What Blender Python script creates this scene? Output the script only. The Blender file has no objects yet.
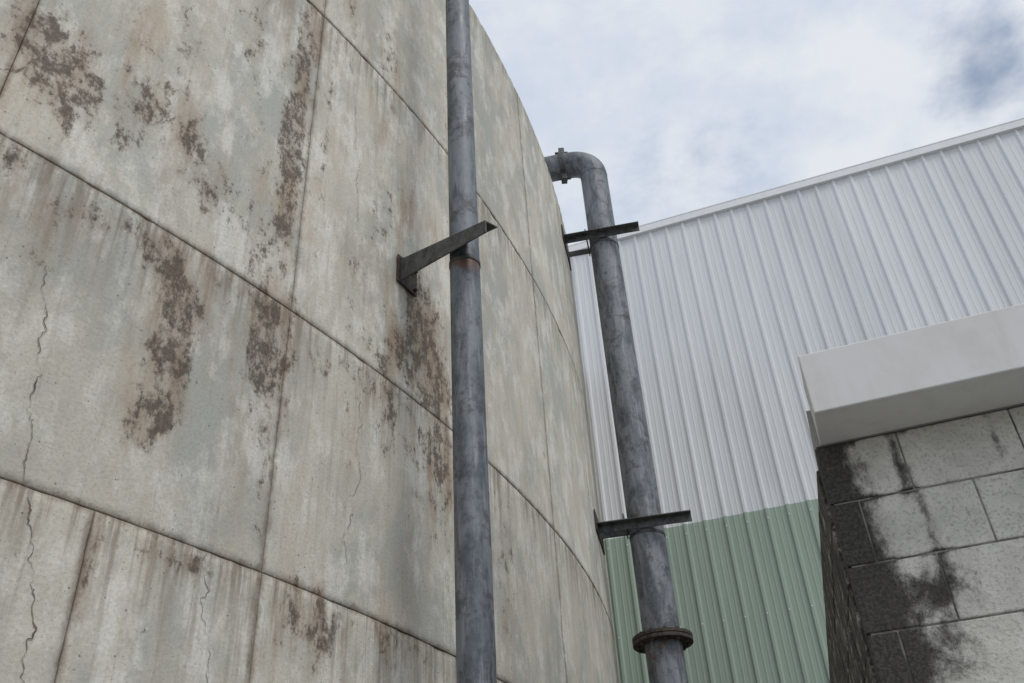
import bpy, bmesh, math, random
from mathutils import Vector, Matrix, noise as mn
random.seed(7)
sc=bpy.context.scene
COL=sc.collection
try:
    sc.view_settings.view_transform='Standard'; sc.view_settings.look='None'; sc.view_settings.exposure=0
except Exception: pass

# ------------------------------------------------------------ constants (metres, camera eye = z 0)
G=-1.6
TCX,TCY,TR=-11.803,10.094,12.668
BE=0.3135
def TP(deg,r,z): 
    a=math.radians(deg); return Vector((TCX+r*math.cos(a),TCY+r*math.sin(a),z))

# ------------------------------------------------------------ node helpers
class M:
    def __init__(s,name):
        s.m=bpy.data.materials.new(name); s.m.use_nodes=True; s.t=s.m.node_tree; s.n=s.t.nodes; s.l=s.t.links
        s.b=s.n['Principled BSDF']
    def new(s,t): return s.n.new(t)
    def put(s,sock,v):
        if isinstance(v,bpy.types.NodeSocket): s.l.new(v,sock)
        elif v is not None:
            if isinstance(v,(tuple,list)) and len(v)==3 and sock.type=='RGBA': v=(*v,1)
            sock.default_value=v
    def math(s,op,a,b=None,c=None,clamp=False):
        n=s.new('ShaderNodeMath'); n.operation=op; n.use_clamp=clamp
        s.put(n.inputs[0],a); s.put(n.inputs[1],b)
        if c is not None: s.put(n.inputs[2],c)
        return n.outputs[0]
    def mix(s,f,a,b,blend='MIX'):
        n=s.new('ShaderNodeMix'); n.data_type='RGBA'; n.blend_type=blend
        s.put(n.inputs[0],f); s.put(n.inputs[6],a); s.put(n.inputs[7],b); return n.outputs[2]
    def ramp(s,v,lo,hi,a=0.,b=1.):
        n=s.new('ShaderNodeMapRange'); n.interpolation_type='SMOOTHSTEP'
        s.put(n.inputs[0],v); s.put(n.inputs[1],lo); s.put(n.inputs[2],hi); s.put(n.inputs[3],a); s.put(n.inputs[4],b); return n.outputs[0]
    def vec(s,v,sx,sy,sz,off=(0,0,0)):
        n=s.new('ShaderNodeMapping'); s.put(n.inputs[0],v); n.inputs[1].default_value=off; n.inputs[3].default_value=(sx,sy,sz); return n.outputs[0]
    def noise(s,v,scale,detail=3,rough=.6,dist=0):
        n=s.new('ShaderNodeTexNoise'); s.put(n.inputs['Vector'],v); n.inputs['Scale'].default_value=scale
        n.inputs['Detail'].default_value=detail; n.inputs['Roughness'].default_value=rough; n.inputs['Distortion'].default_value=dist
        return n.outputs[0]
    def vor(s,v,scale,feat='F1'):
        n=s.new('ShaderNodeTexVoronoi'); n.feature=feat; s.put(n.inputs['Vector'],v); n.inputs['Scale'].default_value=scale; return n
    def obj(s):
        return s.new('ShaderNodeTexCoord').outputs['Object']
    def attr(s,name):
        n=s.new('ShaderNodeAttribute'); n.attribute_name=name; return n
    def sep(s,v):
        n=s.new('ShaderNodeSeparateXYZ'); s.put(n.inputs[0],v); return n.outputs
    def bump(s,h,strength,dist):
        n=s.new('ShaderNodeBump'); s.put(n.inputs['Height'],h); n.inputs['Strength'].default_value=strength; n.inputs['Distance'].default_value=dist
        s.l.new(n.outputs[0],s.b.inputs['Normal'])
    def fin(s,col,rough=.8,metal=0.,spec=None):
        s.put(s.b.inputs['Base Color'],col); s.put(s.b.inputs['Roughness'],rough); s.put(s.b.inputs['Metallic'],metal)
        if spec is not None: s.b.inputs['Specular IOR Level'].default_value=spec
        return s.m

# ------------------------------------------------------------ materials
def mat_tank():
    m=M('weathered_precast_concrete')
    uv=m.attr('uvz').outputs['Vector']; st=m.attr('stain').outputs['Fac']; dt=m.attr('dtop').outputs['Fac']; ed=m.attr('edge').outputs['Fac']; pid=m.attr('pid').outputs['Fac']
    wm=m.attr('warm').outputs['Fac']
    big=m.noise(m.vec(uv,1.0,.6,1),1.7,5,.7,.3)
    c=m.mix(m.ramp(big,.40,.60),(.58,.54,.455),(.435,.435,.39))
    wht=m.noise(m.vec(uv,2.6,1.3,1,(7,3,0)),1.7,5,.72)
    c=m.mix(m.math('MULTIPLY',m.ramp(wht,.46,.64),.85),c,(.72,.70,.635))
    # tan streaks
    s1=m.noise(m.vec(uv,3.8,.8,1,(1,9,0)),1.6,5,.7)
    t=m.math('MULTIPLY',m.ramp(s1,.45,.68),m.math('MULTIPLY_ADD',wm,.66,.10))
    c=m.mix(t,c,(.39,.275,.18))
    s2=m.noise(m.vec(uv,22,1.0,1,(4,2,0)),1.4,4,.62)
    c=m.mix(m.math('MULTIPLY',m.ramp(s2,.52,.74),.30),c,(.28,.23,.175))
    # runs under the horizontal joints
    run=m.math('POWER',2.718,m.math('MULTIPLY',dt,-4.2))
    s3=m.math('MULTIPLY_ADD',s2,.6,m.math('MULTIPLY',s1,.4))
    r=m.math('MULTIPLY',run,m.ramp(s3,.44,.60))
    c=m.mix(m.math('MULTIPLY',r,.72),c,(.155,.11,.072))
    # mould patches, broken up and dragged downwards
    n1=m.noise(m.vec(uv,1.5,.85,1),9,6,.74)
    n2=m.noise(m.vec(uv,1.4,.9,1,(3,3,0)),42,3,.65)
    k=m.math('MULTIPLY_ADD',st,.170,m.math('MULTIPLY_ADD',n2,.18,m.math('MULTIPLY',n1,.84)))
    k=m.math('MULTIPLY_ADD',s2,.06,k)
    mo=m.ramp(k,.658,.775)
    halo=m.ramp(m.math('MULTIPLY_ADD',st,.34,m.math('MULTIPLY_ADD',n1,.5,m.math('MULTIPLY',s1,.5))),.60,.92)
    c=m.mix(m.math('MULTIPLY',halo,.6),c,(.27,.195,.13))
    mcol=m.mix(m.ramp(n2,.36,.6),(.12,.085,.057),(.048,.038,.03))
    c=m.mix(m.math('MULTIPLY',mo,.84),c,mcol)
    # fine dirt + pits
    f=m.noise(uv,70,4,.7)
    c=m.mix(m.math('MULTIPLY',m.ramp(f,.38,.7),.30),c,(.25,.225,.18))
    v=m.vor(uv,24); pit=m.math('MULTIPLY',m.ramp(v.outputs['Distance'],.05,.13,1,0),m.ramp(m.sep(v.outputs['Color'])[0],.62,.66))
    v2=m.vor(uv,75); pit2=m.math('MULTIPLY',m.ramp(v2.outputs['Distance'],.12,.24,1,0),m.ramp(m.sep(v2.outputs['Color'])[0],.70,.74))
    pits=m.math('MAXIMUM',pit,m.math('MULTIPLY',pit2,.6))
    c=m.mix(m.math('MULTIPLY',pits,.75),c,(.10,.08,.06))
    # joint edge grime, irregular width
    e=m.ramp(m.math('MULTIPLY_ADD',n1,-.09,m.math('MULTIPLY_ADD',n2,-.02,ed)),-.062,-.028,1,0)
    c=m.mix(m.math('MULTIPLY',e,.62),c,(.14,.10,.068))
    g=m.new('ShaderNodeHueSaturation'); m.put(g.inputs['Value'],m.math('MULTIPLY_ADD',pid,.16,.96)); m.put(g.inputs['Color'],c); c=g.outputs[0]
    m.bump(f,.35,.006)
    return m.fin(c,.88)
def mat_joint():
    m=M('joint_sealant_dark'); n=m.noise(m.obj(),9,4,.7)
    return m.fin(m.mix(m.ramp(n,.35,.65),(.045,.033,.025),(.24,.175,.12)),.95)
def mat_galv():
    m=M('galvanised_steel_weathered'); o=m.obj()
    v=m.vor(o,45); a=m.sep(v.outputs['Color'])[0]
    n=m.noise(m.vec(o,1,1,.3),9,5,.7,.4); n2=m.noise(m.vec(o,1,1,.08),30,3,.6)
    c=m.mix(m.ramp(n,.38,.60),(.075,.086,.10),(.205,.22,.24))
    c=m.mix(m.math('MULTIPLY',a,.26),c,(.24,.255,.28))
    c=m.mix(m.math('MULTIPLY',m.ramp(n2,.52,.68),.5),c,(.32,.325,.33))
    d=m.noise(o,6,6,.78); c=m.mix(m.math('MULTIPLY',m.ramp(d,.51,.62),.7),c,(.058,.058,.06))
    rz=m.attr('rust').outputs['Fac']
    rm=m.ramp(m.math('MULTIPLY_ADD',rz,.32,d),.66,.82)
    c=m.mix(m.math('MULTIPLY',rm,.8),c,(.13,.07,.048))
    m.bump(n2,.3,.003)
    return m.fin(c,m.ramp(n,.3,.7,.48,.72),.3)
def mat_bracket():
    m=M('painted_steel_angle_dirty'); o=m.obj(); n=m.noise(o,14,5,.65); n2=m.noise(o,50,3,.6)
    c=m.mix(m.ramp(n,.35,.65),(.042,.045,.045),(.11,.115,.112)); c=m.mix(m.math('MULTIPLY',m.ramp(n2,.56,.68),.7),c,(.05,.036,.026))
    return m.fin(c,.6,.3)
def mat_rusty():
    m=M('rusted_steel'); o=m.obj(); n=m.noise(o,25,5,.65)
    return m.fin(m.mix(m.ramp(n,.35,.65),(.03,.026,.026),(.09,.066,.052)),.8,.2)
def mat_sheet(name,ca,cb,dirt,amt):
    m=M(name); o=m.obj()
    n=m.noise(m.vec(o,.6,1,.15),1.2,3,.6); c=m.mix(m.ramp(n,.3,.7),ca,cb)
    st=m.noise(m.vec(o,7,1,.35),1.5,5,.68); c=m.mix(m.math('MULTIPLY',m.ramp(st,.48,.75),amt),c,dirt)
    f=m.noise(o,30,3,.7); c=m.mix(m.math('MULTIPLY',m.ramp(f,.5,.75),.14),c,dirt)
    px=m.math('FLOOR',m.math('DIVIDE',m.sep(o)[0],.765)); wn=m.new('ShaderNodeTexWhiteNoise'); wn.noise_dimensions='1D'; m.put(wn.inputs['W'],px)
    g=m.new('ShaderNodeHueSaturation'); m.put(g.inputs['Value'],m.math('MULTIPLY_ADD',wn.outputs[0],.07,.96)); m.put(g.inputs['Color'],c)
    m.bump(m.noise(m.vec(o,1,1,.3),3,1,.5),.15,.01)
    return m.fin(g.outputs[0],.55,0,.35)
def mat_trim(name,col,d=(.3,.28,.25),amt=.35):
    m=M(name); o=m.obj(); n=m.noise(o,3,5,.65,.3); st=m.noise(m.vec(o,6,6,.7),2,4,.6)
    c=m.mix(m.math('MULTIPLY',m.ramp(n,.45,.75),amt),col,d); c=m.mix(m.math('MULTIPLY',m.ramp(st,.5,.75),amt*.8),c,d)
    m.bump(m.noise(o,60,2,.6),.12,.003)
    return m.fin(c,.7)
def mat_block(side):
    m=M('concrete_block_side' if side else 'concrete_block_painted'); o=m.obj(); s,nn_,z=m.sep(o)
    n=m.noise(o,4,5,.7,.4); f=m.noise(o,75,4,.75); f2=m.noise(o,170,2,.7)
    c=m.mix(m.ramp(n,.35,.65),(.72,.705,.64),(.56,.55,.495))
    c=m.mix(m.math('MULTIPLY',m.ramp(f,.5,.64),.55),c,(.25,.235,.205))
    c=m.mix(m.math('MULTIPLY',m.ramp(f2,.56,.7),.4),c,(.72,.71,.67))
    md=m.noise(m.vec(o,1,1,.7,(2,2,5)),8,7,.8,.2)
    if side:
        k=m.math('ADD',md,.16); dark=m.ramp(k,.48,.68)
        stv=m.noise(m.vec(o,2.5,.5,5),7,5,.75,.3); c=m.mix(m.ramp(stv,.38,.6),c,(.17,.145,.115))
    else:
        zz=m.math('SUBTRACT',z,1.6)
        edge=m.ramp(s,.15,.34,.44,-.10)          # heavy mould at the exposed corner
        def blob(cs,cz,rs,rz_,w):
            a=m.math('POWER',m.math('ABSOLUTE',m.math('DIVIDE',m.math('SUBTRACT',s,cs),rs)),2.); b_=m.math('POWER',m.math('ABSOLUTE',m.math('DIVIDE',m.math('SUBTRACT',zz,cz),rz_)),2.)
            return m.math('MULTIPLY',m.math('POWER',2.718,m.math('MULTIPLY',m.math('ADD',a,b_),-1.)),w)
        k=m.math('ADD',md,edge)
        for q in ((.395,1.62,.025,.15,.34),(.43,1.40,.025,.15,.34),(.38,1.12,.14,.11,.34),(.32,.92,.13,.11,.34),(.45,1.26,.3,.012,.18),(.75,1.66,.018,.10,.20),(.55,1.755,.45,.015,.18),(.30,1.51,.3,.012,.20)): k=m.math('ADD',k,blob(*q))
        haze=m.ramp(k,.46,.74)
        c=m.mix(m.math('MULTIPLY',haze,.55),c,(.15,.14,.12))
        dark=m.ramp(k,.56,.80)
    c=m.mix(m.math('MULTIPLY',dark,.94),c,m.mix(m.ramp(f,.4,.65),(.015,.014,.013),(.075,.068,.058)))
    m.bump(f,.7,.008)
    return m.fin(c,.92)
def mat_simple(name,a,b,scale=6,rough=.9):
    m=M(name); n=m.noise(m.obj(),scale,5,.65,.3); m.bump(m.noise(m.obj(),scale*12,2,.6),.3,.005)
    return m.fin(m.mix(m.ramp(n,.35,.65),a,b),rough)

MT=mat_tank(); MJ=mat_joint(); MG=mat_galv(); MB=mat_bracket(); MR=mat_rusty()
MWS=mat_sheet('white_corrugated_steel',(.74,.755,.77),(.67,.69,.71),(.46,.47,.475),.32)
MGS=mat_sheet('green_corrugated_steel',(.345,.43,.36),(.31,.39,.325),(.22,.265,.22),.35)
MTR=mat_trim('white_flashing',(.80,.81,.82),(.55,.55,.55),.2)
MFA=mat_trim('fascia_white_paint',(.68,.68,.67),(.49,.475,.44),.4)
MBF=mat_block(False); MBS=mat_block(True)
MMO=mat_simple('mortar_dark',(.08,.075,.065),(.30,.29,.26),9)
MCK=mat_simple('crack_dark',(.08,.062,.05),(.24,.185,.135),12)
MGR=mat_simple('ground_concrete',(.17,.165,.155),(.25,.24,.225),1.5)
MRF=mat_simple('roof_concrete',(.30,.295,.28),(.38,.37,.35),1.5)

# ------------------------------------------------------------ mesh helpers
def empty(name,loc=(0,0,0),rotz=0):
    e=bpy.data.objects.new(name,None); e.location=loc; e.rotation_euler=(0,0,rotz); e.empty_display_size=.3; COL.objects.link(e); return e
def mkobj(name,verts,faces,mat,parent=None,smooth=False,attrs=None):
    me=bpy.data.meshes.new(name); me.from_pydata([tuple(v) for v in verts],[],faces); me.update()
    if attrs:
        for k,(ty,data) in attrs.items():
            a=me.attributes.new(k,ty,'POINT')
            if ty=='FLOAT': a.data.foreach_set('value',data)
            else: a.data.foreach_set('vector',[c for v in data for c in v])
    if smooth: me.polygons.foreach_set('use_smooth',[True]*len(me.polygons))
    me.materials.append(mat)
    ob=bpy.data.objects.new(name,me); COL.objects.link(ob)
    if parent: ob.parent=parent
    return ob
class B:
    def __init__(s): s.v=[]; s.f=[]
    def box(s,a,b):
        x0,y0,z0=a; x1,y1,z1=b; i=len(s.v)
        s.v+=[(x0,y0,z0),(x1,y0,z0),(x1,y1,z0),(x0,y1,z0),(x0,y0,z1),(x1,y0,z1),(x1,y1,z1),(x0,y1,z1)]
        s.f+=[(i,i+3,i+2,i+1),(i+4,i+5,i+6,i+7),(i,i+1,i+5,i+4),(i+1,i+2,i+6,i+5),(i+2,i+3,i+7,i+6),(i+3,i,i+4,i+7)]
    def prism(s,p0,p1,prof,X,Y,prof1=None):
        i=len(s.v); n=len(prof)
        for p,pr in ((p0,prof),(p1,prof1 or prof)):
            for (a,b) in pr: s.v.append(tuple(Vector(p)+X*a+Y*b))
        for k in range(n): s.f.append((i+k,i+(k+1)%n,i+n+(k+1)%n,i+n+k))
        s.f.append(tuple(i+n-1-k for k in range(n))); s.f.append(tuple(i+n+k for k in range(n)))
    def cyl(s,p0,p1,r,seg=32,r1=None):
        d=(Vector(p1)-Vector(p0)).normalized(); X=d.orthogonal().normalized(); Y=d.cross(X)
        i=len(s.v); r1=r if r1 is None else r1
        for p,rr in ((p0,r),(p1,r1)):
            for k in range(seg):
                a=2*math.pi*k/seg; s.v.append(tuple(Vector(p)+X*rr*math.cos(a)+Y*rr*math.sin(a)))
        for k in range(seg): s.f.append((i+k,i+(k+1)%seg,i+seg+(k+1)%seg,i+seg+k))
        s.f.append(tuple(i+seg-1-k for k in range(seg))); s.f.append(tuple(i+seg+k for k in range(seg)))
    def out(s,name,mat,parent=None,bevel=0,smooth=False):
        o=mkobj(name,s.v,s.f,mat,parent)
        if smooth:
            for p in o.data.polygons: p.use_smooth=len(p.vertices)==4
        if bevel:
            b=o.modifiers.new('bevel','BEVEL'); b.width=bevel; b.segments=2; b.limit_method='ANGLE'
        return o
def tube(name,path,r,mat,parent,rust=None,seg=48):
    P=[Vector(p) for p in path]; V=[];F=[];Ru=[]
    X=None
    for i,p in enumerate(P):
        t=(P[min(i+1,len(P)-1)]-P[max(i-1,0)]).normalized()
        X=(t.orthogonal() if X is None else X-t*X.dot(t)).normalized(); Y=t.cross(X)
        for k in range(seg):
            a=2*math.pi*k/seg; V.append(p+X*r*math.cos(a)+Y*r*math.sin(a))
            Ru.append(max([max(0,1-abs(p.z-z)/w)*s for (z,w,s) in rust] or [0]) if rust else 0.)
        if i:
            b=(i-1)*seg
            for k in range(seg): F.append((b+k,b+(k+1)%seg,b+seg+(k+1)%seg,b+seg+k))
    F.append(tuple(range(seg-1,-1,-1))); F.append(tuple(range(len(V)-seg,len(V))))
    o=mkobj(name,V,F,mat,parent,attrs={'rust':('FLOAT',Ru)})
    for p in o.data.polygons: p.use_smooth=len(p.vertices)==4
    return o

# ------------------------------------------------------------ TANK
tank=empty('concrete_tank',(TCX,TCY,G))
off=Vector((TCX,TCY,G))
PITCH=360/54; A0=-31.8
ST=[(-37.8,3.30,.45,.16,1.1),(-37.4,3.12,.35,.12,.9),(-38.6,3.35,.3,.1,.8),(-35.9,3.38,.28,.12,.95),(-36.3,3.15,.3,.12,.6),(-34.9,3.32,.28,.12,.9),(-34.2,3.12,.35,.12,.95),
    (-33.9,4.3,.35,.25,.7),(-35.5,3.9,.3,.25,.65),(-36.6,3.7,.2,.15,.6),(-32.3,3.35,.26,.36,1.0),(-32.4,4.05,.3,.35,.95),(-32.3,4.7,.25,.3,.8),(-33.0,3.0,.24,.14,.8),(-31.3,4.0,.1,.6,.7),(-33.4,3.7,.18,.2,.5),
    (-28.9,3.85,.4,.25,.65),(-27.9,4.3,.25,.3,.5),(-27.0,3.40,.3,.20,1.15),(-26.5,3.25,.32,.18,1.0),(-27.6,3.42,.25,.14,1.15),(-26.6,3.0,.9,.10,.95),(-28.0,3.02,.6,.09,.75),(-29.9,3.3,.25,.2,.5),(-29.2,2.85,.5,.05,.7),
    (-34.9,2.60,.28,.08,1.1),(-34.5,2.47,.28,.09,1.0),(-34.2,2.36,.24,.08,.9),(-34.6,2.2,.22,.09,.95),(-34.4,2.08,.25,.08,1.0),(-34.5,1.93,.2,.07,.95),(-34.7,1.82,.2,.07,.95),(-34.2,2.0,.2,.1,.8),
    (-32.4,2.55,.26,.13,1.1),(-32.5,2.3,.2,.2,.85),(-31.7,2.45,.13,.2,.85),(-32.1,2.0,.13,.28,.65),(-37.1,2.4,.26,.10,.7),(-36.5,2.6,.35,.06,.7),(-38.0,2.65,.3,.06,.8),(-35.6,2.66,.4,.04,.7),(-33.4,2.68,.4,.04,.7),
    (-26.7,2.55,.9,.20,.8),(-28.5,2.5,.3,.2,.6),(-26.2,2.2,.4,.3,.55),(-29.8,2.2,.2,.2,.4),(-29.6,2.6,.5,.08,.7),(-30.8,2.6,.3,.08,.6),
    (-30.5,1.33,.26,.10,.95),(-30.0,1.25,.2,.12,.75),(-31.2,1.3,.2,.12,.8),(-33.2,1.38,.4,.04,.8),(-28.0,1.37,.8,.06,.75),(-35.0,1.2,.12,.15,.5),(-34.2,1.38,.3,.05,.7),
    (-25.5,5.5,.4,.5,.6),(-29,5.3,.5,.3,.7),(-30.8,5.6,.3,.4,.7),(-22.5,2.3,.4,.25,.5),(-24.3,2.6,.5,.3,.6),(-23,1.9,.3,.3,.4),(-19,3.2,.3,.3,.4)]
WARM=[(-37.5,3.5,1.6,.5,.9),(-32.4,3.8,.7,.9,.9),(-28,3.6,1.6,.6,.7),(-26.5,2.9,1.3,.8,1),(-34.5,2.3,.7,.5,.8),(-38.5,2.5,.8,.3,.7),(-32,2.3,.6,.5,.9),(-30,1.4,1.6,.2,.7),(-24,2.3,2,.8,.6),(-29,5.2,2,.7,.5),(-24,5.,1.5,1.2,.35)]
def gs(L,a,z,e=1.):
    t=0
    for (ca,cz,sa,sz,w) in L:
        x=(a-ca)/(sa*e); y=(z-cz)/(sz*e); q=x*x+y*y
        if q<12: t+=w*math.exp(-.5*q)
    return min(t,1.1)
V=[];F=[];UV=[];SA=[];DT=[];ED=[];PI=[];WA=[]
rows=[(G,1.446,2,.005),(1.446,2.75,1,.004),(2.75,5.08,1,.007),(5.08,7.55,1,.006)]
for k in range(-27,27):
    vis=-2<=k<=3
    for ri,(z0,z1,div,gp) in enumerate(rows):
        for h in range(div):
            a0=A0+PITCH*k+PITCH/div*h; a1=a0+PITCH/div
            g=.008; a0+=g; a1-=g
            zz0=z0+(gp*.5 if ri else 0); zz1=z1-gp*.5
            w=math.radians(a1-a0)*TR; hh=zz1-zz0
            st=.035 if vis else .25
            nx=max(4,int(w/st)); nz=max(3,int(hh/st))
            us=[0,.004/w]+[ .004/w+(1-.008/w)*i/nx for i in range(1,nx)]+[1-.004/w,1]
            zs=[0,.004/hh]+[ .004/hh+(1-.008/hh)*i/nz for i in range(1,nz)]+[1-.004/hh,1]
            dr=random.uniform(-.002,.002); tl=random.uniform(-.002,.002); pid=random.random()
            base=len(V); nu=len(us)
            for zi,fz in enumerate(zs):
                for ui,fu in enumerate(us):
                    a=a0+(a1-a0)*fu; z=zz0+hh*fz
                    r=TR+dr+tl*(fz-.5)
                    e=min(fu*w,(1-fu)*w,fz*hh,(1-fz)*hh)
                    if e<.0001: r-=.003
                    if vis:
                        ch=mn.noise(Vector((a*3,z*8,ri*5)))
                        if e<.005 and ch>.3: r-=.009*ch
                    V.append(TP(a,r,z)-off); UV.append((math.radians(a)*TR,z,0))
                    if vis: SA.append(gs(ST,a,z,1.2)); WA.append(gs(WARM,a,z))
                    else: SA.append(max(0,mn.noise(Vector((a*.7,z*1.5,3))))*1.2); WA.append(.4)
                    DT.append((1-fz)*hh); ED.append(e); PI.append(pid)
            for zi in range(len(zs)-1):
                for ui in range(nu-1):
                    i=base+zi*nu+ui; F.append((i,i+1,i+1+nu,i+nu))
            loop=[base+i for i in range(nu)]+[base+zi*nu+nu-1 for zi in range(1,len(zs))]+[base+(len(zs)-1)*nu+i for i in range(nu-2,-1,-1)]+[base+zi*nu for zi in range(len(zs)-2,0,-1)]
            b2=len(V)
            for q in loop:
                p=V[q]; rr=Vector((p.x,p.y)).length; f=(TR-.02)/rr
                V.append(Vector((p.x*f,p.y*f,p.z))); UV.append(UV[q]); SA.append(1); WA.append(1); DT.append(DT[q]); ED.append(0); PI.append(pid)
            for q in range(len(loop)):
                F.append((loop[q],b2+q,b2+(q+1)%len(loop),loop[(q+1)%len(loop)]))
mkobj('wall_panels',V,F,MT,tank,True,{'uvz':('FLOAT_VECTOR',UV),'stain':('FLOAT',SA),'dtop':('FLOAT',DT),'edge':('FLOAT',ED),'pid':('FLOAT',PI),'warm':('FLOAT',WA)})
b=B(); b.cyl((0,0,0),(0,0,7.5-G),TR-.012,720); b.out('joint_core',MJ,tank)
b=B(); b.cyl((0,0,7.505-G),(0,0,7.53-G),TR-.04,240); b.out('roof_slab',MRF,tank)
def crack(name,pts,w0,seed,amp=.12):
    random.seed(seed); P=[]
    for i in range(len(pts)-1):
        (a,z),(a2,z2)=pts[i],pts[i+1]; n=max(6,int(math.hypot((a2-a)*.22,z2-z)/.008))
        for k in range(n):
            t=k/n; aa=a+(a2-a)*t; zz=z+(z2-z)*t
            aa+=amp*(mn.noise(Vector((zz*6,seed,0)))+.5*mn.noise(Vector((zz*25,seed,5)))+.3*mn.noise(Vector((zz*70,seed,9)))); zz+=.02*mn.noise(Vector((aa*9,seed,3)))
            P.append((aa,zz))
    V=[];F=[]
    for i,(a,z) in enumerate(P):
        q=P[min(i+1,len(P)-1)]; p=P[max(i-1,0)]
        dx=(q[0]-p[0])*.2211; dz=q[1]-p[1]; L=math.hypot(dx,dz) or 1
        w=w0*max(.12,.5+1.3*mn.noise(Vector((i*.09,seed,1)))+.5*mn.noise(Vector((i*.6,seed,1))))*min(1,(len(P)-i)/10)
        nx,nz=-dz/L*w/.2211,dx/L*w
        V+= [TP(a+nx,TR+.0045,z+nz)-off,TP(a-nx,TR+.0045,z-nz)-off]
        if i: j=2*i; F.append((j-2,j-1,j+1,j))
    mkobj(name,V,F,MCK,tank)
crack('crack_long',[(-36.95,2.28),(-36.55,1.9),(-36.35,1.5),(-36.0,1.3),(-35.6,1.0),(-35.3,.3)],.0025,3,.18)
crack('crack_branch',[(-38.9,3.0),(-38.3,3.12),(-38.0,3.35)],.0026,5)
crack('crack_small',[(-36.5,3.35),(-35.9,3.25),(-35.2,3.42),(-34.8,3.3)],.002,8)
crack('crack_mid',[(-28.9,3.25),(-28.3,3.2),(-27.7,3.28)],.0025,9)
crack('crack_low',[(-33.0,1.44),(-32.9,1.2),(-32.5,.8)],.0015,12,.2)
crack('crack_high',[(-30.6,4.9),(-30.2,4.3),(-29.9,3.6)],.0016,14,.2)
crack('crack_panel',[(-29.6,2.7),(-29.4,2.2),(-29.7,1.6)],.0016,15,.2)

# ------------------------------------------------------------ PIPES
def arc_path(c,d,r,zc,n=12):
    return [(c[0]+d[0]*r*(1-math.cos(t)),c[1]+d[1]*r*(1-math.cos(t)),zc-r+r*math.sin(t)) for t in [math.pi/2*i/n for i in range(n+1)]]
def flange(bb,p,ax,r,t,bolts,br):
    p=Vector(p); ax=Vector(ax).normalized()
    bb.cyl(p-ax*(t+.004),p-ax*.003,r,40); bb.cyl(p+ax*.003,p+ax*(t+.004),r,40)
    X=ax.orthogonal().normalized(); Y=ax.cross(X)
    for i in range(bolts):
        a=2*math.pi*(i+.5)/bolts; q=p+(X*math.cos(a)+Y*math.sin(a))*(r*.84)
        bb.cyl(q-ax*(t+br*1.6),q+ax*(t+br*1.6),br,6)
def lbar(bb,p0,p1,side,w,t,w1=None,fw=None):
    """angle section: vertical leg height w (w1 at the far end), top flange width fw"""
    p0=Vector(p0);p1=Vector(p1); d=(p1-p0).normalized(); Y=Vector((0,0,1)); X=Vector(side).normalized(); X=(X-d*X.dot(d)).normalized()
    w1=w if w1 is None else w1; fw=fw or w
    def pr(h): return [(0,-h),(t,-h),(t,-t),(fw,-t),(fw,0),(0,0)]
    bb.prism(p0,p1,pr(w),X,Y,pr(w1))

C1=(-.232,3.843); R1=.0825; d1=Vector((C1[0]-TCX,C1[1]-TCY,0)).normalized()
p1=empty('drain_pipe',(C1[0],C1[1],G)); o1=Vector((C1[0],C1[1],G))
path=[(0,0,z) for z in [0.02,.6,1.2,1.8,2.4,3,3.6,4.2]+[4.3+.05*i for i in range(30)]+[6,6.6,7.2,7.8,8.4,9.3]]
path+= arc_path((0,0),(-d1.x,-d1.y),.2,8.25-G)[1:]
path+= [(-d1.x*(.9),-d1.y*.9,8.25-G)]
path+= [(-d1.x*(1.05),-d1.y*1.05,8.2-G),(-d1.x*(1.1),-d1.y*1.1,8.05-G),(-d1.x*(1.1),-d1.y*1.1,7.4-G)]
tube('pipe',path,R1,MG,p1,rust=[(3.30-G,.11,.8),(2.2-G,.03,.35),(4.6-G,.05,.3)])
b=B(); flange(b,(0,0,.3),(0,0,1),.14,.018,8,.011); b.out('base_flange',MR,p1,.002)
b=B(); b.box((-.15,-.15,0.002),(.15,.15,.02)); b.out('base_plate',MR,p1,.003)
# bracket of pipe 1: tapered angle arm in front of the pipe, plate on the tank
b=B()
zf=3.64
F1=Vector((-.645,4.115,zf))-o1; T1=Vector((-.10,3.515,zf-.29))-o1
q1=Vector((-.766,-.643,0))
lbar(b,F1,T1,-q1,.165,.009,.085,.085)
b.out('bracket_arm',MB,p1,.0015)
b=B()
fa=TP(-27.9,TR+.006,zf-.08)-o1; n=Vector((math.cos(math.radians(-28)),math.sin(math.radians(-28)),0)); tt=Vector((-n.y,n.x,0))
b.prism(fa-Vector((0,0,.10)),fa+Vector((0,0,.10)),[(-.09,0),(.10,0),(.10,.01),(-.09,.01)],tt,n)
for sx in (-.065,.075):
    for sz in (-.07,.07): b.cyl(fa+tt*sx+Vector((0,0,sz))+n*.008,fa+tt*sx+Vector((0,0,sz))+n*.03,.011,6)
b.out('bracket_plate',MR,p1,.0015)
b=B(); b.cyl((0,0,3.315-G),(0,0,3.345-G),R1+.004,48); b.out('strap',MB,p1,.001,True)

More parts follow.
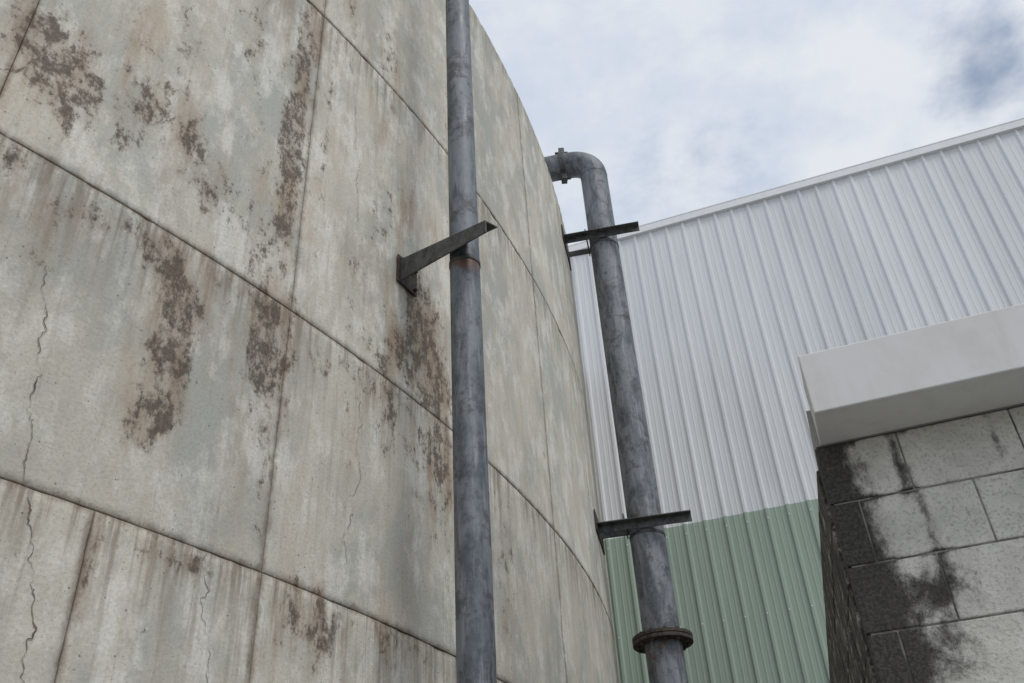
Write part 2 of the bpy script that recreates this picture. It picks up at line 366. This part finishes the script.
# pipe 2
C2=(1.121,7.921); R2=.160; d2=Vector((C2[0]-TCX,C2[1]-TCY,0)).normalized(); q2=Vector((d2.y,-d2.x,0))
p2=empty('gooseneck_pipe',(C2[0],C2[1],G))
ZT=8.42-G
path=[(0,0,z) for z in [0.02,.8,1.6,2.4,3,3.3]+[3.4+.06*i for i in range(28)]+[5.2,6,7,8,9,9.5]]
path+= arc_path((0,0),(-d2.x,-d2.y),.26,ZT)
path+= [(-d2.x*t,-d2.y*t,ZT) for t in (.6,.9,1.0)]
path+= [(-d2.x*t,-d2.y*t,ZT-dz) for t,dz in ((1.12,.03),(1.2,.12),(1.23,.25),(1.23,1.0))]
tube('pipe',path,R2,MG,p2,rust=[(2.50-G,.09,.9),(2.36-G,.2,.85),(3.6-G,.08,.4),(7.1-G,.08,.35)])
b=B(); flange(b,(0,0,2.50-G),(0,0,1),.258,.030,12,.016); flange(b,(0,0,.35),(0,0,1),.262,.026,12,.018); b.out('pipe_flange',MR,p2,.003)
b=B(); fp=Vector((-d2.x*.36,-d2.y*.36,ZT)); 
X=Vector((-d2.x,-d2.y,0)); b.cyl(fp-X*.03,fp+X*.03,R2+.022,40)
b.box((fp.x-.035,fp.y-.06,ZT+.16),(fp.x+.035,fp.y+.04,ZT+.28)); b.box((fp.x-.035,fp.y-.06,ZT-.26),(fp.x+.035,fp.y+.04,ZT-.16)); 
b.cyl((fp.x-.08,fp.y-.01,ZT+.235),(fp.x+.08,fp.y-.01,ZT+.235),.016,8)
b.cyl((fp.x-.08,fp.y-.01,ZT-.22),(fp.x+.08,fp.y-.01,ZT-.22),.016,8)
b.out('elbow_clamp',MB,p2,.003)
b=B(); b.cyl((0,0,ZT-.29),(0,0,ZT-.275),R2+.003,48); b.cyl((0,0,5.9-G),(0,0,5.91-G),R2+.002,48); b.out('weld_bead',MG,p2,.002,True)
b=B()
for zb in (3.55-G,7.08-G):
    for sg,e in ((1,.42),(-1,-.02)):
        s=q2*sg*(R2+.012)
        lbar(b,Vector((-d2.x*.425,-d2.y*.425,zb+(0 if sg>0 else .10)))+s,Vector((d2.x*e,d2.y*e,zb+(0 if sg>0 else .10)))+s,q2*sg,.078,.010)
    b.prism(d2*-.19+q2*-.19+Vector((0,0,zb-.01)),d2*-.19+q2*.19+Vector((0,0,zb-.01)),[(0,0),(.012,0),(.012,.09),(0,.09)],d2,Vector((0,0,1)))
b.out('bracket_arm',MB,p2,.0015)
b=B()
for zb in (3.55-G,7.08-G):
    b.cyl((0,0,zb-.115),(0,0,zb-.085),R2+.005,48)
b.out('strap',MB,p2,.001,True)
b=B()
for zb in (3.55-G,7.08-G):
    fa=-d2*.425+Vector((0,0,zb))
    b.prism(fa-Vector((0,0,.09)),fa+Vector((0,0,.11)),[(-.3,-.012),(.3,-.012),(.3,.0),(-.3,.0)],q2,d2)
b.out('bracket_plate',MR,p2,.0015)

# ------------------------------------------------------------ WAREHOUSE (local frame: x=s along facade, y=n away, z)
wh=empty('warehouse_building',(0,0,G),-BE)
P_=.255
def corr(name,s0,s1,n,z0,z1,mat,par,ph=0):
    P=P_; pr=[(0,0),(.055,0),(.061,.004),(.073,.004),(.079,0),(.125,0),(.131,.004),(.143,.004),(.149,0),(.190,0),(.208,.026),(.237,.026)]
    V=[];F=[]; s=s0-ph; pts=[]
    while s<s1:
        for (a,h) in pr:
            if s0<=s+a<=s1: pts.append((s+a,h))
        s+=P
    for i,(a,h) in enumerate(pts):
        V+=[(a,n-h,z0-G),(a,n-h,z1-G)]
        if i: j=2*i; F.append((j-2,j,j+1,j-1))
    o=mkobj(name,V,F,mat,par); m=o.modifiers.new('t','SOLIDIFY'); m.thickness=.001; m.offset=1
    return pts
pts=corr('white_cladding',-2.66,13,11.0,4.84,9.86,MWS,wh)
corr('green_cladding',-2.66,13,10.985,G+.1,4.88,MGS,wh)
b=B()
b.box((-2.66,11.01,0),(13,24,9.80-G)); b.out('building_shell',MWS,wh)
b=B(); b.box((-2.70,10.94,9.82-G),(13.05,11.06,9.95-G)); b.box((-2.70,10.935,9.945-G),(13.05,24.05,9.965-G)); b.out('parapet_flashing',MTR,wh,.004)
b=B(); b.box((-2.66,10.9,0),(13,11.005,.25)); b.out('plinth',MRF,wh)
b=B()
for (s,h) in pts:
    if h>.02 and abs((s+2.66)%P_-.208)<.01:
        for z in (5.0,6.25,7.5,8.75,9.7): b.cyl((s+.014,10.974-.006,z-G),(s+.014,10.976,z-G),.009,6)
        for z in (4.75,3.6,2.4,1.2): b.cyl((s+.014,10.959-.006,z-G),(s+.014,10.961,z-G),.009,6)
b.out('cladding_screws',MTR,wh)

# ------------------------------------------------------------ BLOCK ANNEX
an=empty('block_building',(0,0,G),-BE)
CH=.25; BL=.41
b=B(); z=1.76; row=0; random.seed(11)
while z>G:
    z0=max(z-CH,G)
    s= .11 - (0.1 if row%2==0 else .305)
    while s<6:
        a=max(s,.11)+ (.003 if s>.11 else 0); e=min(s+BL,6)-.003
        if e-a>.03:
            j=random.uniform(-.002,.002); b.box((a,3.48+j,z0+.003-G),(e,3.66,z-.003-G))
        s+=BL
    z-=CH; row+=1
b.out('front_blocks',MBF,an,.005)
b=B(); b.box((.125,3.486,0),(5.98,3.67,1.755-G)); b.out('mortar_core',MMO,an)
L=7.3; sd=Vector((-.0605,1,0)).normalized(); sn=Vector((-sd.y,sd.x,0))
b=B(); z=1.76; row=0
while z>G:
    z0=max(z-CH,G); t=.19 if row%2==0 else .0
    while t<L:
        a=max(t,.185)+.0035; e=min(t+BL,L)-.0035
        if e-a>.03:
            j=random.uniform(-.003,.003)
            b.prism(Vector((.11,3.48,z0+.0035-G))+sd*a,Vector((.11,3.48,z0+.0035-G))+sd*e,[(j,0),(-.15,0),(-.15,z-z0-.007),(j,z-z0-.007)],sn,Vector((0,0,1)))
        t+=BL
    z-=CH; row+=1
b.out('side_blocks',MBS,an,.006)
b=B(); b.prism(Vector((.11,3.68,0)),Vector((.11,3.48,0))+sd*L,[(-.012,0),(-.14,0),(-.14,1.755-G),(-.012,1.755-G)],sn,Vector((0,0,1))); b.out('side_mortar_core',MMO,an)
b=B(); b.box((.135,3.20,1.762-G),(6.1,3.475,2.025-G)); b.out('canopy_fascia',MFA,an,.005)
b=B(); b.box((.118,3.477,1.762-G),(6.05,10.8,1.93-G)); b.out('roof_slab',MRF,an)

# ------------------------------------------------------------ GROUND
b=B(); b.box((-400,-400,G-.3),(400,400,G)); b.out('ground',MGR)

# ------------------------------------------------------------ CAMERA
f,th,ro=922.1,.6287,.0642
fw=Vector((0,math.cos(th),math.sin(th))); up=Vector((0,-math.sin(th),math.cos(th))); rt=Vector((1,0,0))
X=rt*math.cos(ro)-up*math.sin(ro); Y=rt*math.sin(ro)+up*math.cos(ro); Z=-fw
cd=bpy.data.cameras.new('camera'); cam=bpy.data.objects.new('camera',cd); COL.objects.link(cam)
cam.matrix_world=Matrix(((X.x,Y.x,Z.x,0),(X.y,Y.y,Z.y,0),(X.z,Y.z,Z.z,0),(0,0,0,1)))
cd.sensor_width=36; cd.lens=f/1024*36; cd.clip_end=2000; cd.clip_start=.05
sc.camera=cam

# ------------------------------------------------------------ LIGHT / SKY
sun_az=math.radians(140); sun_el=math.radians(52)
sl=bpy.data.lights.new('sun','SUN'); sl.energy=1.45; sl.angle=math.radians(22); sl.color=(1,.97,.93)
so=bpy.data.objects.new('sun',sl); COL.objects.link(so)
sdv=Vector((math.sin(sun_az)*math.cos(sun_el),math.cos(sun_az)*math.cos(sun_el),math.sin(sun_el)))
so.rotation_euler=sdv.to_track_quat('Z','Y').to_euler()
w=bpy.data.worlds.new('World'); sc.world=w; w.use_nodes=True; t=w.node_tree; N=t.nodes; Lk=t.links
bg=N['Background']
sky=N.new('ShaderNodeTexSky'); sky.sky_type='NISHITA'; sky.sun_disc=False; sky.sun_elevation=sun_el; sky.sun_rotation=sun_az
tc=N.new('ShaderNodeTexCoord')
def mth(op,a,b=None,c=None):
    n=N.new('ShaderNodeMath'); n.operation=op
    for i,v in enumerate((a,b,c)):
        if v is None: continue
        if isinstance(v,bpy.types.NodeSocket): Lk.new(v,n.inputs[i])
        else: n.inputs[i].default_value=v
    return n.outputs[0]
def nz(scale,detail,off,dist=0.,rough=.55):
    mp=N.new('ShaderNodeMapping'); mp.inputs[1].default_value=off; mp.inputs[3].default_value=(1,1,1.6); Lk.new(tc.outputs['Generated'],mp.inputs[0])
    n=N.new('ShaderNodeTexNoise'); n.inputs['Scale'].default_value=scale; n.inputs['Detail'].default_value=detail; n.inputs['Distortion'].default_value=dist; n.inputs['Roughness'].default_value=rough
    Lk.new(mp.outputs[0],n.inputs['Vector']); return n.outputs[0]
def mr(v,a,b,c=0,d=1):
    n=N.new('ShaderNodeMapRange'); n.interpolation_type='SMOOTHSTEP'; Lk.new(v,n.inputs[0])
    for i,x in enumerate((a,b,c,d)): n.inputs[i+1].default_value=x
    return n.outputs[0]
def spot(dr,a,b):
    n=N.new('ShaderNodeVectorMath'); n.operation='DISTANCE'; Lk.new(tc.outputs['Generated'],n.inputs[0]); n.inputs[1].default_value=dr
    return mr(n.outputs['Value'],a,b,1,0)
n1=nz(3.2,4,(1.3,.4,2.1)); n2=nz(9,5,(4,4,1),0,.6)
mixn=mth('MULTIPLY_ADD',n2,.5,mth('MULTIPLY',n1,.5))
gap=mth('ADD',mth('MULTIPLY',spot((.462,.560,.690),.0,.13),.27),mth('MULTIPLY',spot((.198,.683,.703),.0,.13),.13))
cv=mr(mth('ADD',mixn,gap),.57,.88,1,0.0)
cl=N.new('ShaderNodeMix'); cl.data_type='RGBA'; Lk.new(mr(mixn,.38,.60),cl.inputs[0]); cl.inputs[7].default_value=(6.1,6.8,7.95,1); cl.inputs[6].default_value=(7.8,8.1,8.6,1)
mx=N.new('ShaderNodeMix'); mx.data_type='RGBA'; Lk.new(cv,mx.inputs[0]); Lk.new(cl.outputs[2],mx.inputs[7])
hz=N.new('ShaderNodeMix'); hz.data_type='RGBA'; hz.inputs[0].default_value=.45; Lk.new(sky.outputs[0],hz.inputs[6]); hz.inputs[7].default_value=(4.,4.9,6.4,1)
Lk.new(hz.outputs[2],mx.inputs[6])
Lk.new(mx.outputs[2],bg.inputs[0]); bg.inputs[1].default_value=.10
try: w.cycles.sampling_method='MANUAL'; w.cycles.sample_map_resolution=256
except Exception: pass
